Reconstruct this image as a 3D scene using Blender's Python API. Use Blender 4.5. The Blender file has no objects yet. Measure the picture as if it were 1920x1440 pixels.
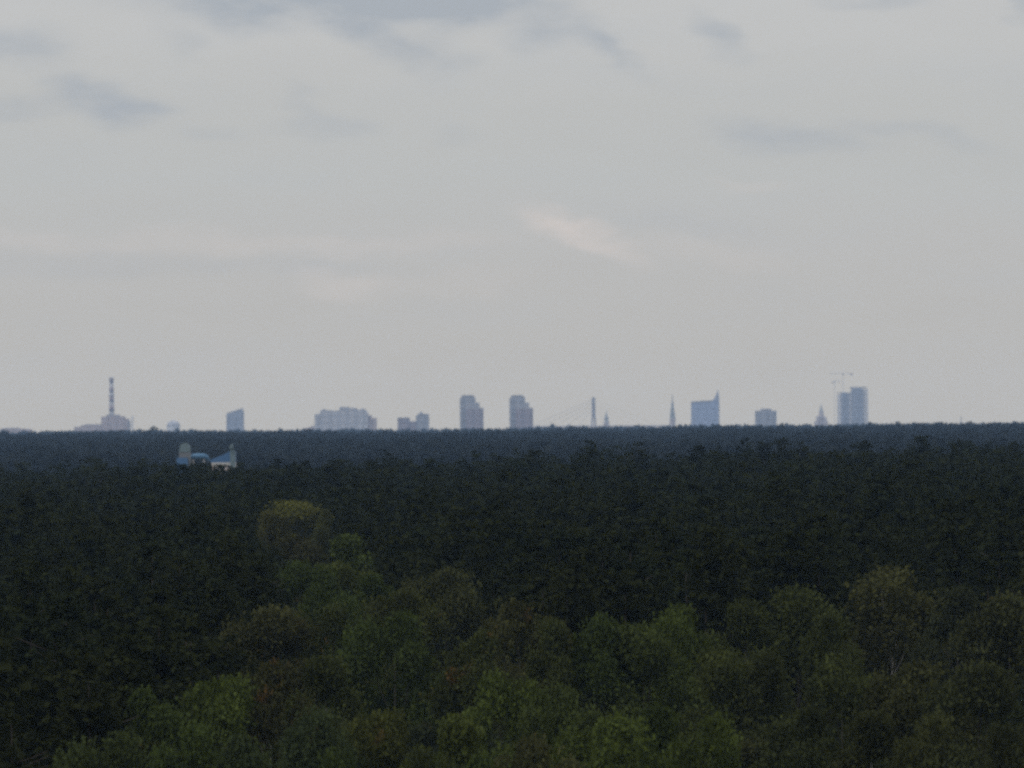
import bpy, math, random
import numpy as np
from mathutils import Vector

rng = np.random.default_rng(11)
random.seed(11)
S = bpy.context.scene
COL = S.collection

# ------------------------------------------------------------------ camera model
EYE = 36.0
HFOV = math.radians(6.0)
K = math.tan(HFOV / 2) / 960.0          # tangent per photo pixel (1920 wide)
HORIZ = 795.0                           # photo row of eye level at the middle column
ROLL = 0.006
PITCH = math.atan((HORIZ - 720.0) * K)
f = Vector((0, math.cos(PITCH), math.sin(PITCH)))
u0 = Vector((0, -math.sin(PITCH), math.cos(PITCH)))
r0 = Vector((1, 0, 0))
r = (r0 * math.cos(ROLL) - u0 * math.sin(ROLL)).normalized()
u = (u0 * math.cos(ROLL) + r0 * math.sin(ROLL)).normalized()


def P(px, py, d):
    """point at depth d (metres along +Y) seen at photo pixel px, py"""
    v = f + r * ((px - 960) * K) + u * ((720 - py) * K)
    v = v * (d / v.y)
    return Vector((v.x, v.y, v.z + EYE))


def proj(x, y, z):
    v = Vector((x, y, z - EYE))
    w = v.dot(f)
    return 960 + v.dot(r) / w / K, 720 - v.dot(u) / w / K


cam = bpy.data.cameras.new('camera')
cam_o = bpy.data.objects.new('camera', cam)
COL.objects.link(cam_o)
from mathutils import Matrix
cam_o.matrix_world = Matrix((
    (r.x, u.x, -f.x, 0), (r.y, u.y, -f.y, 0), (r.z, u.z, -f.z, EYE), (0, 0, 0, 1)))
cam.sensor_width = 36.0
cam.lens = 18.0 / math.tan(HFOV / 2)
cam.clip_start = 1.0
cam.clip_end = 90000.0
cam.dof.use_dof = True
cam.dof.focus_distance = 560.0
cam.dof.aperture_fstop = 2.3
S.camera = cam_o

# ground height by distance
GY = [-3400, 0, 300, 1800, 3000, 6500, 11500, 17700]
GZ = [0, 0, 0, 0, 1.0, 7.0, 8.0, 8.0]


def ground_z(y):
    return np.interp(y, GY, GZ)


# ------------------------------------------------------------------ materials
def new_mat(name):
    m = bpy.data.materials.new(name)
    m.use_nodes = True
    nt = m.node_tree
    b = nt.nodes['Principled BSDF']
    return m, nt, b


def N(nt, t, **kw):
    n = nt.nodes.new(t)
    for k, v in kw.items():
        setattr(n, k, v)
    return n


def mathn(nt, op, a, b=None, c=None):
    n = nt.nodes.new('ShaderNodeMath')
    n.operation = op
    for i, s in enumerate((a, b, c)):
        if s is None:
            continue
        if isinstance(s, (int, float)):
            n.inputs[i].default_value = s
        else:
            nt.links.new(s, n.inputs[i])
    return n.outputs[0]


def mixc(nt, fac, a, b, blend='MIX'):
    n = nt.nodes.new('ShaderNodeMix')
    n.data_type = 'RGBA'
    n.blend_type = blend
    for sock, s in ((n.inputs[0], fac), (n.inputs[6], a), (n.inputs[7], b)):
        if isinstance(s, (int, float)):
            sock.default_value = s
        elif isinstance(s, tuple):
            sock.default_value = (*s, 1) if len(s) == 3 else s
        else:
            nt.links.new(s, sock)
    return n.outputs[2]


def foliage_mat(name, lo, hi, scale, autumn=None, use_obj=False, transl=0.25, hue=0.0):
    """leaf material: colour differs from clump to clump and from leaf to leaf"""
    m, nt, b = new_mat(name)
    geo = N(nt, 'ShaderNodeNewGeometry')
    n1 = N(nt, 'ShaderNodeTexNoise')
    n1.inputs['Scale'].default_value = scale
    n1.inputs['Detail'].default_value = 3
    nt.links.new(geo.outputs['Position'], n1.inputs['Vector'])
    mr = N(nt, 'ShaderNodeMapRange')
    mr.inputs[1].default_value = 0.32
    mr.inputs[2].default_value = 0.68
    nt.links.new(n1.outputs['Fac'], mr.inputs[0])
    isl = mathn(nt, 'MULTIPLY', geo.outputs['Random Per Island'], 0.18)
    fac = mathn(nt, 'ADD', mathn(nt, 'MULTIPLY', mr.outputs[0], 0.75), isl)
    col = mixc(nt, fac, lo, hi)
    if hue:
        n3 = N(nt, 'ShaderNodeTexNoise')
        n3.inputs['Scale'].default_value = hue
        n3.inputs['Detail'].default_value = 2
        nt.links.new(geo.outputs['Position'], n3.inputs['Vector'])
        cr = N(nt, 'ShaderNodeValToRGB')
        e = cr.color_ramp
        e.elements[0].position, e.elements[0].color = .34, (.95, 1.0, .95, 1)
        e.elements[1].position, e.elements[1].color = .66, (.85, 1.0, 1.1, 1)
        q = e.elements.new(.5)
        q.color = (.98, 1.05, .9, 1)
        nt.links.new(n3.outputs['Fac'], cr.inputs[0])
        col = mixc(nt, 1.0, col, cr.outputs[0], 'MULTIPLY')
    if use_obj:
        oi = N(nt, 'ShaderNodeObjectInfo')
        # obj.color is this tree's own leaf colour, its alpha how far autumn has come
        col = mixc(nt, 1.0, col, oi.outputs['Color'], 'MULTIPLY')
        n2 = N(nt, 'ShaderNodeTexNoise')
        n2.inputs['Scale'].default_value = 0.55
        n2.inputs['Detail'].default_value = 2
        nt.links.new(geo.outputs['Position'], n2.inputs['Vector'])
        thr = mathn(nt, 'SUBTRACT', 0.74, mathn(nt, 'MULTIPLY', oi.outputs['Alpha'], 0.3))
        k = N(nt, 'ShaderNodeMapRange')
        nt.links.new(n2.outputs['Fac'], k.inputs[0])
        nt.links.new(thr, k.inputs[1])
        nt.links.new(mathn(nt, 'ADD', thr, 0.08), k.inputs[2])
        col = mixc(nt, k.outputs[0], col, autumn)
    d = N(nt, 'ShaderNodeBsdfDiffuse')
    t = N(nt, 'ShaderNodeBsdfTranslucent')
    ms = N(nt, 'ShaderNodeMixShader')
    ms.inputs[0].default_value = transl
    nt.links.new(col, d.inputs[0])
    nt.links.new(col, t.inputs[0])
    nt.links.new(d.outputs[0], ms.inputs[1])
    nt.links.new(t.outputs[0], ms.inputs[2])
    nt.nodes.remove(b)
    nt.links.new(ms.outputs[0], nt.nodes['Material Output'].inputs['Surface'])
    return m


def plain_mat(name, c, rough=0.8, var=0.2, scale=0.4, metal=0.0):
    m, nt, b = new_mat(name)
    tc = N(nt, 'ShaderNodeTexCoord')
    n1 = N(nt, 'ShaderNodeTexNoise')
    n1.inputs['Scale'].default_value = scale
    n1.inputs['Detail'].default_value = 4
    nt.links.new(tc.outputs['Object'], n1.inputs['Vector'])
    c2 = tuple(x * (1 - var) for x in c)
    c3 = tuple(min(1, x * (1 + var)) for x in c)
    nt.links.new(mixc(nt, n1.outputs['Fac'], c2, c3), b.inputs['Base Color'])
    b.inputs['Roughness'].default_value = rough
    b.inputs['Metallic'].default_value = metal
    return m


def facade_mat(name, wall, glass, bay=3.6, storey=3.3, share=0.45, rough=0.6):
    """walls with rows of windows, in metres"""
    m, nt, b = new_mat(name)
    tc = N(nt, 'ShaderNodeTexCoord')
    sep = N(nt, 'ShaderNodeSeparateXYZ')
    nt.links.new(tc.outputs['Object'], sep.inputs[0])
    xy = mathn(nt, 'ADD', sep.outputs[0], sep.outputs[1])
    fx = mathn(nt, 'FRACT', mathn(nt, 'DIVIDE', xy, bay))
    fz = mathn(nt, 'FRACT', mathn(nt, 'DIVIDE', sep.outputs[2], storey))
    q = math.sqrt(share)
    wx = mathn(nt, 'LESS_THAN', mathn(nt, 'ABSOLUTE', mathn(nt, 'SUBTRACT', fx, 0.5)), q / 2)
    wz = mathn(nt, 'LESS_THAN', mathn(nt, 'ABSOLUTE', mathn(nt, 'SUBTRACT', fz, 0.5)), q / 2)
    w = mathn(nt, 'MULTIPLY', wx, wz)
    n1 = N(nt, 'ShaderNodeTexNoise')
    n1.inputs['Scale'].default_value = 0.12
    n1.inputs['Detail'].default_value = 3
    nt.links.new(tc.outputs['Object'], n1.inputs['Vector'])
    wc = mixc(nt, n1.outputs['Fac'], tuple(x * 0.85 for x in wall), tuple(min(1, x * 1.3) for x in wall))
    bay2 = mathn(nt, 'LESS_THAN', mathn(nt, 'FRACT', mathn(nt, 'DIVIDE', xy, 13.0)), .42)
    flo = mathn(nt, 'LESS_THAN', mathn(nt, 'FRACT', mathn(nt, 'DIVIDE', sep.outputs[2], 9.9)), .3)
    wc = mixc(nt, mathn(nt, 'MULTIPLY', mathn(nt, 'ADD', bay2, flo), .5), wc, tuple(x * .62 for x in wall))
    nt.links.new(mixc(nt, w, wc, glass), b.inputs['Base Color'])
    b.inputs['Roughness'].default_value = rough
    return m


M = {}
M['pine'] = foliage_mat('pine_needles', (0.013, 0.0145, 0.006), (0.033, 0.036, 0.015), 0.22, hue=.05)
M['leaf'] = foliage_mat('broad_leaves', (0.6, 0.6, 0.52), (1.72, 1.74, 1.55), 0.38,
                        autumn=(0.105, 0.066, 0.022), use_obj=True, transl=0.3)
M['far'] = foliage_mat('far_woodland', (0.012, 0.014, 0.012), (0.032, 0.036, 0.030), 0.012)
M['bark'] = plain_mat('pine_bark', (0.035, 0.026, 0.02), 0.9, 0.4, 2)
M['birch'] = plain_mat('birch_bark', (0.34, 0.32, 0.29), 0.8, 0.6, 1.5)
M['greybark'] = plain_mat('grey_bark', (0.045, 0.04, 0.033), 0.9, 0.4, 2)

# ------------------------------------------------------------------ mesh helpers


def mesh_np(name, V, F, mat, smooth=False):
    """V (n,3), F (m,k) faces all with k corners"""
    me = bpy.data.meshes.new(name)
    V = np.asarray(V, np.float32)
    F = np.asarray(F, np.int32)
    k = F.shape[1]
    me.vertices.add(len(V))
    me.vertices.foreach_set('co', V.ravel())
    me.loops.add(F.size)
    me.loops.foreach_set('vertex_index', F.ravel())
    me.polygons.add(len(F))
    me.polygons.foreach_set('loop_start', np.arange(0, F.size, k, dtype=np.int32))
    me.polygons.foreach_set('loop_total', np.full(len(F), k, np.int32))
    if smooth:
        me.polygons.foreach_set('use_smooth', np.ones(len(F), bool))
    me.update(calc_edges=True)
    me.materials.append(mat)
    return me


class MB:
    """collects boxes, tubes and lathes into one mesh"""

    def __init__(self):
        self.v, self.fc = [], []

    def add(self, vs, fs):
        o = len(self.v)
        self.v += [tuple(x) for x in vs]
        self.fc += [tuple(i + o for i in q) for q in fs]

    def prism(self, poly, y0, y1):
        """polygon in the x-z plane, extruded along y"""
        n = len(poly)
        vs = [(x, y0, z) for x, z in poly] + [(x, y1, z) for x, z in poly]
        fs = [tuple(range(n)), tuple(range(2 * n - 1, n - 1, -1))]
        fs += [(i, i + n, (i + 1) % n + n, (i + 1) % n) for i in range(n)]
        self.add(vs, fs)

    def box(self, x0, x1, y0, y1, z0, z1):
        self.prism([(x0, z0), (x1, z0), (x1, z1), (x0, z1)], y0, y1)

    def tube(self, pts, rad, n=7, cap=True):
        pts = [Vector(p) for p in pts]
        if isinstance(rad, (int, float)):
            rad = [rad] * len(pts)
        vs, fs = [], []
        for i, p in enumerate(pts):
            t = (pts[min(i + 1, len(pts) - 1)] - pts[max(i - 1, 0)]).normalized()
            a = t.cross(Vector((0.13, 0.97, 0.2))).normalized()
            if a.length < 0.1:
                a = t.cross(Vector((1, 0, 0))).normalized()
            b = t.cross(a)
            for k in range(n):
                w = 2 * math.pi * k / n
                vs.append(p + (a * math.cos(w) + b * math.sin(w)) * rad[i])
        for i in range(len(pts) - 1):
            for k in range(n):
                fs.append((i * n + k, i * n + (k + 1) % n, (i + 1) * n + (k + 1) % n, (i + 1) * n + k))
        if cap:
            fs.append(tuple(range(n - 1, -1, -1)))
            fs.append(tuple(range((len(pts) - 1) * n, len(pts) * n)))
        self.add(vs, fs)

    def lathe(self, prof, cx=0, cy=0, n=16):
        """profile of (radius, z)"""
        self.tube([(cx, cy, z + 1e-4 * i) for i, (_, z) in enumerate(prof)], [max(q, 0.02) for q, _ in prof], n)

    def mesh(self, name, mat, smooth=False):
        me = bpy.data.meshes.new(name)
        me.from_pydata(self.v, [], self.fc)
        import bmesh
        bm = bmesh.new()
        bm.from_mesh(me)
        bmesh.ops.recalc_face_normals(bm, faces=bm.faces)
        bm.to_mesh(me)
        bm.free()
        if smooth:
            me.polygons.foreach_set('use_smooth', [True] * len(me.polygons))
        me.materials.append(mat)
        return me

    def build(self, name, mat, parent=None, smooth=False, label=None):
        o = bpy.data.objects.new(name, self.mesh(name, mat, smooth))
        COL.objects.link(o)
        if parent:
            o.parent = parent
        if label:
            o['label'] = label
        return o


def thing(name, loc, label, cat, group=None):
    o = bpy.data.objects.new(name, None)
    COL.objects.link(o)
    o.location = loc
    o.empty_display_size = 1.0
    o['label'] = label
    o['category'] = cat
    if group:
        o['group'] = group
    return o


def put(name, me, parent=None, kind=None):
    o = bpy.data.objects.new(name, me)
    COL.objects.link(o)
    if parent:
        o.parent = parent
    if kind:
        o['kind'] = kind
    return o


def quads_at(C, size, flat=0.0, R=rng):
    """small bent leaf clumps (two-triangle quads) with random facing at points C"""
    n = len(C)
    a = R.normal(size=(n, 3))
    a[:, 2] *= (1 - flat)
    a /= np.linalg.norm(a, axis=1)[:, None] + 1e-9
    b = R.normal(size=(n, 3))
    b -= (a * b).sum(1)[:, None] * a
    b /= np.linalg.norm(b, axis=1)[:, None] + 1e-9
    s = (np.asarray(size) * R.uniform(0.6, 1.3, n))[:, None] * 0.5
    c = np.cross(a, b)
    V = np.stack([C - a * s, C - b * s * 0.75 + c * s * 0.25, C + a * s, C + b * s * 0.75 + c * s * 0.25], 1)
    return V.reshape(-1, 3)


def quad_faces(n):
    return np.arange(n * 4, dtype=np.int32).reshape(n, 4)


# ------------------------------------------------------------------ tree shapes
def pine_points(n, H, R, depth, rg, droop=0.0, pointed=0.0):
    """needle clump centres on whorls of a pine; top at height H"""
    pts = []
    nb = max(10, int(min(n / 26, 26 + n / 60)))
    per = n / nb
    lean = rg.normal(0, 0.15, 2)
    for i in range(nb):
        t = rg.beta(1.25, 1.0)                       # 0 top, 1 bottom of crown
        z0 = H - depth * t
        prof = (t ** 0.55) * (1 - 0.35 * max(0, t - 0.6) / 0.4)
        prof = (1 - pointed) * prof + pointed * t ** 1.1
        L = R * prof * rg.uniform(0.6, 1.2) + 0.25
        a = rg.uniform(0, 2 * math.pi)
        k = max(4, int(per * (0.35 + 0.9 * prof)))
        s = rg.uniform(0.05, 1.0, k) ** 0.75
        rise = rg.uniform(0.05, 0.5) - droop
        q = np.stack([np.cos(a) * L * s, np.sin(a) * L * s, z0 + rise * L * s ** 1.6 - 0.15 * L * s], 1)
        q += rg.normal(0, 0.10 + 0.13 * L, (k, 3)) * np.array([1, 1, 0.55])
        q[:, 2] = np.minimum(q[:, 2], H + rg.uniform(-0.35, 0.1, k))
        q[:, :2] += lean * (q[:, 2:3] - H) * -0.12
        pts.append(q)
    return np.concatenate(pts)


def pine_meshes(i, H, R, depth, n, size, pointed=0.0):
    rg = np.random.default_rng(100 + i)
    C = pine_points(n, H, R, depth, rg, pointed=pointed)
    crown = mesh_np('pine_crown', quads_at(C, np.full(len(C), size), 0.3, rg), quad_faces(len(C)), M['pine'])
    b = MB()
    b.tube([(0, 0, 0), (0.1, 0.05, H * 0.4), (0.0, 0.1, H * 0.75), (0, 0, H - 0.8)], [0.22, 0.17, 0.09, 0.02], 7)
    for k in range(7):
        z = H - depth * rg.uniform(0.2, 1.0)
        a = rg.uniform(0, 6.28)
        L = R * rg.uniform(0.5, 0.8)
        b.tube([(0, 0, z), (math.cos(a) * L * .5, math.sin(a) * L * .5, z + .15 * L), (math.cos(a) * L, math.sin(a) * L, z + .35 * L)],
               [0.05, 0.03, 0.012], 5)
    return crown, b.mesh('pine_trunk', M['bark'], True)


def broad_meshes(i, H, R, depth, lobes, per, size, bark, narrow=0.0):
    """broadleaf tree: limbs that each carry a clump of leaves, gaps between"""
    rg = np.random.default_rng(300 + i)
    b = MB()
    zf = H - depth
    bend = rg.normal(0, 0.5, 2)
    spine = [(0, 0, 0), (bend[0] * .3, bend[1] * .3, zf * .5), (bend[0] * .6, bend[1] * .6, zf), (bend[0], bend[1], H - depth * .55), (bend[0] * .9, bend[1] * .9, H - depth * .25)]
    b.tube(spine, [0.24, 0.19, 0.14, 0.06, 0.015], 8)
    pts, sz = [], []
    for k in range(lobes):
        t = (k + 0.5) / lobes                          # 0 top .. 1 bottom
        hz = H - depth * (t ** 1.15) * 0.92
        env = R * (math.sqrt(max(0.02, 1 - (1 - min(1, t / 0.55)) ** 2)) * (1 - 0.35 * max(0, t - .55) / .45))
        env *= (1 - narrow * .3)
        a = k * 2.399 + rg.uniform(-.5, .5)
        rr = env * rg.uniform(0.62, 1.08) * (0.35 if k == 0 else 1)
        lr = R * rg.uniform(0.36, 0.60) * (0.85 if t < .2 else 1)
        hz = min(H - .25 * rr, hz + rg.normal(0, .55)) if k else H
        c = np.array([bend[0] + math.cos(a) * rr, bend[1] + math.sin(a) * rr, hz - lr * .7])
        n = int(per * (lr / (R * .36)) ** 2)
        q = rg.normal(size=(n, 3))
        q /= np.linalg.norm(q, axis=1)[:, None]
        q *= (rg.uniform(0.25, 1.0, n) ** 0.5)[:, None] * rg.uniform(.8, 1.12, (n, 1))
        # sprays that stick out of the clump
        spr = rg.normal(size=(6, 3))
        spr /= np.linalg.norm(spr, axis=1)[:, None]
        dots = np.max(q @ spr.T, axis=1)
        q *= (1 + 0.35 * np.clip(dots - .75, 0, 1) / .25)[:, None]
        q = q * lr * np.array([1, 1, 0.8]) + c
        pts.append(q)
        sz.append(np.full(n, size))
        base = max(zf * .9, hz - lr - rr * 1.1 - .8)
        b.tube([(bend[0] * .7, bend[1] * .7, base), tuple((np.array([bend[0] * .8, bend[1] * .8, base]) * .45 + c * .55) + np.array([0, 0, -.15 * lr])), tuple(c + np.array([0, 0, lr * .5]))],
               [0.05, 0.03, 0.008], 5)
    C = np.concatenate(pts)
    C[:, 2] = np.minimum(C[:, 2], H + rg.uniform(-.5, .05, len(C)))
    crown = mesh_np('leaf_crown', quads_at(C, np.concatenate(sz), 0.1, rg), quad_faces(len(C)), M['leaf'])
    return crown, b.mesh('tree_trunk', bark, True)


# ------------------------------------------------------------------ the ground
gx = np.array([-12500, -3000, -600, 0, 600, 3000, 12500], float)
gv = [(x, y, z) for y, z in zip(GY, GZ) for x in gx]
nx = len(gx)
gf = [(j * nx + i, j * nx + i + 1, (j + 1) * nx + i + 1, (j + 1) * nx + i) for j in range(len(GY) - 1) for i in range(nx - 1)]
M['ground'] = plain_mat('forest_floor', (0.05, 0.048, 0.03), 0.95, 0.4, 0.05)
g = put('ground', mesh_np('ground', gv, gf, M['ground']), kind='structure')

# ------------------------------------------------------------------ broadleaf trees of the foreground
BV = []      # variants: (crown, trunk, H, R)
BSPEC = [(26, 3.6, 9.5, 11, 290, .25, 'birch'), (26, 3.3, 10, 13, 280, .24, 'greybark'), (26, 3.9, 9, 13, 270, .26, 'birch'),
         (26, 3.0, 9, 10, 290, .24, 'birch'), (26, 4.3, 9.5, 13, 280, .27, 'greybark'), (26, 3.4, 8.5, 11, 290, .24, 'greybark')]
for i, (H, R, dp, lo, per, sz, bk) in enumerate(BSPEC):
    c, t = broad_meshes(i, H, R, dp, lo, int(per * 3.4), sz, M['greybark'])
    BV.append((c, t, H, R, bk))

G1 = (.045, .060, .019)     # mid green
G2 = (.060, .077, .021)     # bright green
G3 = (.040, .052, .024)     # bluish green
OL = (.048, .056, .020)     # olive
BR = (.055, .056, .024)     # brownish
YE = (.095, .095, .024)     # yellow-green
# px of crown middle, py of crown top, crown width px, variant, colour, autumn, top height z, label
BROAD = [
    (556, 936, 116, 1, YE, .15, 28.2, 'yellow-green broadleaf crown standing alone among dark pines, highest of the light trees'),
    (508, 954, 50, 0, (.070, .068, .022), .2, 28.0, 'low mustard green crown on the left flank of the yellow-green crown'),
    (604, 952, 44, 5, (.058, .062, .022), .2, 28.0, 'small mustard crown on the right flank of the yellow-green crown'),
    (566, 1004, 92, 1, (.046, .046, .021), .3, 27.2, 'dull brown-green crown directly under the yellow-green crown'),
    (640, 1052, 104, 0, (.062, .072, .022), .1, 27.0, 'light green crown right under the slender tree, left of the ragged soft green one'),
    (596, 1092, 110, 4, G1, .1, 26.9, 'green wide crown below the dull green tree beside the olive trees'),
    (740, 1104, 104, 1, (.056, .062, .022), .15, 26.8, 'soft olive green crown between the ragged soft green tree and the pale birch'),
    (648, 1000, 92, 3, G2, .1, 27.8, 'light green slender tree just below right of the yellow-green crown'),
    (578, 1048, 92, 1, G1, .1, 27.3, 'dull green tree below the yellow-green crown, left of the light green slender one'),
    (700, 1072, 110, 5, G1, .15, 27.2, 'soft green tree with ragged top, right below the light green slender tree'),
    (832, 1062, 128, 0, (.056, .060, .026), .1, 27.6, 'pale green broad-headed birch rising against dark pines left of centre'),
    (965, 1122, 138, 2, BR, .25, 27.4, 'brownish olive birch with a tawny domed head near the picture centre'),
    (1038, 1158, 84, 3, OL, .15, 26.8, 'small olive tree on the right shoulder of the tawny domed birch'),
    (528, 1132, 130, 1, BR, .45, 26.8, 'brown tinged tree with orange sprigs, below the dull green tree'),
    (630, 1130, 120, 2, OL, .4, 26.6, 'olive tree with a small orange spot halfway up its crown'),
    (752, 1142, 160, 4, G1, .2, 26.8, 'wide dull green crown below the pale green broad-headed birch'),
    (880, 1176, 120, 5, OL, .45, 26.4, 'olive tree with one orange branch, left below the tawny birch'),
    (512, 1236, 110, 0, BR, .8, 26, 'rusty orange leaved tree with pale trunk left of centre bottom'),
    (610, 1228, 120, 3, OL, .3, 25.9, 'dark olive birch showing a thin pale stem beside the rusty tree'),
    (932, 1256, 150, 4, G2, .1, 25.8, 'bright green rounded tree in front of the tawny birch'),
    (1050, 1282, 130, 2, (.056, .07, .024), .15, 25.6, 'fresh green tree sloping down right of the bright rounded one'),
    (408, 1262, 140, 1, G2, .1, 25.8, 'mid green tree standing out before dark pines, lower left'),
    (300, 1284, 120, 5, G1, .1, 25.6, 'green tree at the left end of the lower light row'),
    (230, 1366, 190, 4, (.046, .058, .022), .1, 25, 'broad green crown in the bottom left, cut by the lower edge'),
    (362, 1352, 140, 2, G1, .1, 25.0, 'green bushy crown at the bottom edge under the lower left tree'),
    (575, 1326, 130, 0, G3, .1, 25.3, 'bluish green round crown at the bottom, left of centre'),
    (702, 1326, 130, 1, (.056, .062, .02), .3, 25.2, 'yellowish green drooping crown between bluish crown and bright crown'),
    (478, 1372, 130, 5, G3, .1, 24.8, 'dim green crown at the bottom edge left of the bluish crown'),
    (640, 1402, 150, 2, G1, .15, 24.6, 'low green crown cut by the bottom edge under the bluish crown'),
    (865, 1338, 130, 3, (.058, .07, .02), .1, 25.2, 'green pointed crown at the bottom just left of picture centre'),
    (790, 1396, 130, 4, OL, .3, 24.6, 'olive low crown at the bottom edge left of the pointed crown'),
    (1006, 1376, 150, 2, BR, .6, 24.9, 'reddish brown tinted crown at the bottom edge, centre'),
    (930, 1408, 120, 5, G1, .1, 24.5, 'small green crown at the bottom edge beside the reddish brown one'),
    (1140, 1150, 110, 0, G1, .1, 27.0, 'green tree with twin ragged top right of the centre'),
    (1206, 1166, 130, 1, (.05, .062, .02), .15, 26.6, 'soft green wide tree beside the ragged twin top tree'),
    (1268, 1128, 140, 4, G2, .1, 27.0, 'lively green rounded crown, topmost of the centre right group'),
    (1150, 1338, 170, 0, G2, .1, 25.3, 'bright green spreading crown at bottom right of centre'),
    (1240, 1318, 110, 3, G1, .1, 25.3, 'narrow green tree between the two bright bottom crowns'),
    (1338, 1336, 140, 2, G2, .15, 25.2, 'bright green crown with a light right flank at the bottom edge'),
    (1400, 1122, 110, 3, OL, .1, 27.0, 'olive birch on the left shoulder of the wide olive birch'),
    (1482, 1098, 150, 0, OL, .15, 27.4, 'wide olive birch left of the tallest domed birch'),
    (1545, 1150, 90, 5, OL, .1, 26.6, 'small dark olive tree in the gap before the tallest domed birch'),
    (1662, 1058, 195, 4, (.054, .055, .022), .12, 28.0, 'tallest domed birch on the right with white trunk showing in its crown'),
    (1800, 1098, 100, 3, (.038, .043, .022), .1, 27.0, 'dim slender tree right of the tallest domed birch'),
    (1905, 1110, 150, 0, (.052, .056, .024), .1, 27.4, 'birch crown cut by the right edge of the picture'),
    (1350, 1212, 130, 1, OL, .1, 26.0, 'dull olive tree below the left shoulder birch'),
    (1440, 1216, 150, 4, (.044, .050, .02), .1, 25.9, 'wide dull green crown below the wide olive birch'),
    (1572, 1226, 160, 2, OL, .2, 25.8, 'olive birch in the middle of the lower right trees'),
    (1722, 1236, 150, 0, (.046, .048, .02), .15, 25.7, 'dark olive birch right under the tallest domed birch'),
    (1850, 1238, 160, 1, (.042, .047, .02), .1, 25.8, 'dark green wide tree below the right edge birch'),
    (1480, 1322, 150, 5, (.036, .042, .018), .15, 25.1, 'very dark green crown right of the bottom bright crowns'),
    (1630, 1330, 130, 3, (.040, .044, .018), .1, 25.1, 'dark birch with a short white stem showing near the bottom edge'),
    (1745, 1332, 150, 2, (.046, .05, .02), .1, 25.1, 'dull olive crown near the bottom right'),
    (1880, 1352, 150, 4, (.036, .04, .018), .1, 24.9, 'dark crown in the bottom right corner'),
]
used_first = set()


def plant(kind, crown, trunk, loc, sxy, sz, rot, label, cat, group, color=None, bark=None):
    t = thing(kind, loc, label, cat, group)
    t.rotation_euler = (0, 0, rot)
    t.scale = (sxy, sxy, sz)
    c = put('crown', crown, t)
    if color:
        c.color = color
    tr = put('trunk', trunk, t)
    if bark:
        tr.material_slots[0].link = 'OBJECT'
        tr.material_slots[0].material = bark
    return t


BXY = []
for (px, py, w, v, colr, aut, zt, lab) in BROAD:
    d = (EYE - zt) / ((py - (HORIZ - ROLL * (px - 960))) * K)
    p = P(px, py, d)
    crown, trunk, H, R, bk = BV[v]
    width = w * K * d * 1.32
    sxy = width / (2 * R * 0.93)
    sz = p.z / H
    isb = 'birch' in lab
    plant('birch_tree' if isb else 'broadleaf_tree', crown, trunk, (p.x, d, 0), sxy, sz, random.uniform(0, 6.28),
          lab, 'birch' if isb else 'tree', 'light broadleaf trees in front of the pines', (*colr, aut * .7),
          M['birch'] if ('white' in lab or 'pale stem' in lab or 'pale trunk' in lab) else None)
    BXY.append((p.x, d, width / 2))
BXY = np.array(BXY)


def cap_for(px, y, zt):
    """a pine nearer than a light tree stays below that tree's visible crown"""
    for (bx, by, w, *_), (_, bd, _) in zip(BROAD, BXY):
        if y < bd and abs(px - bx) < w * .55 + 25:
            lim = EYE - (by + .8 * w - (HORIZ - ROLL * (px - 960))) * K * y
            zt = min(zt, lim + random.uniform(-.7, .3))
    return zt

# front line of the pines, by photo column: above this row (further away) stand pines
YBX = [-200, 130, 250, 430, 470, 520, 640, 700, 890, 1040, 1130, 1330, 1400, 1540, 1570, 1760, 1800, 2100]
YBY = [1450, 1440, 1300, 1275, 1150, 1020, 1010, 1075, 1070, 1165, 1155, 1140, 1112, 1105, 1070, 1065, 1110, 1110]


def front_d(px, zt=26.6):
    yb = np.interp(px, YBX, YBY)
    return (EYE - zt) / ((yb - (HORIZ - ROLL * (px - 960))) * K)


# darker broadleaf trees that fill the gaps between the light crowns
fill = []
yy = 372.0
while yy < 640:
    half = yy * math.tan(HFOV / 2) * 1.03 + 2
    xx = -half
    while xx < half:
        x = xx + random.uniform(-1.6, 1.6)
        y = yy + random.uniform(-2, 2)
        zt = random.uniform(18.0, 22.5)
        px, py = proj(x, y, zt)
        if y < front_d(px) - 3 and py < 1450 and -30 < px < 1950:
            q = np.hypot(BXY[:, 0] - x, (BXY[:, 1] - y)) / (BXY[:, 2] + .8)
            if q.min() > 1.0:
                fill.append((x, y, zt))
        xx += 5.2
    yy += 6.0
for (x, y, zt) in fill:
    v = random.randrange(len(BV))
    crown, trunk, H, R, bk = BV[v]
    c = random.choice([(.030, .037, .015), (.036, .038, .016), (.028, .034, .018)])
    plant('broadleaf_tree', crown, trunk, (x, y, 0), random.uniform(.65, .9), zt / H, random.uniform(0, 6.28),
          'low dark green tree sunk in the gaps between the light broadleaf crowns', 'tree',
          'dark trees in the gaps between light crowns', (*c, .1))

# ------------------------------------------------------------------ pines
PV = []
for i, (R, dp, n, pt) in enumerate([(2.7, 11.5, 5600, 0), (2.4, 12, 5200, .3), (3.0, 11, 6000, 0), (2.2, 12, 4800, .5), (2.8, 12, 5600, .15)]):
    PV.append((*pine_meshes(i, 29.0, R, dp, n, .33, pt), 29.0))


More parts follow.
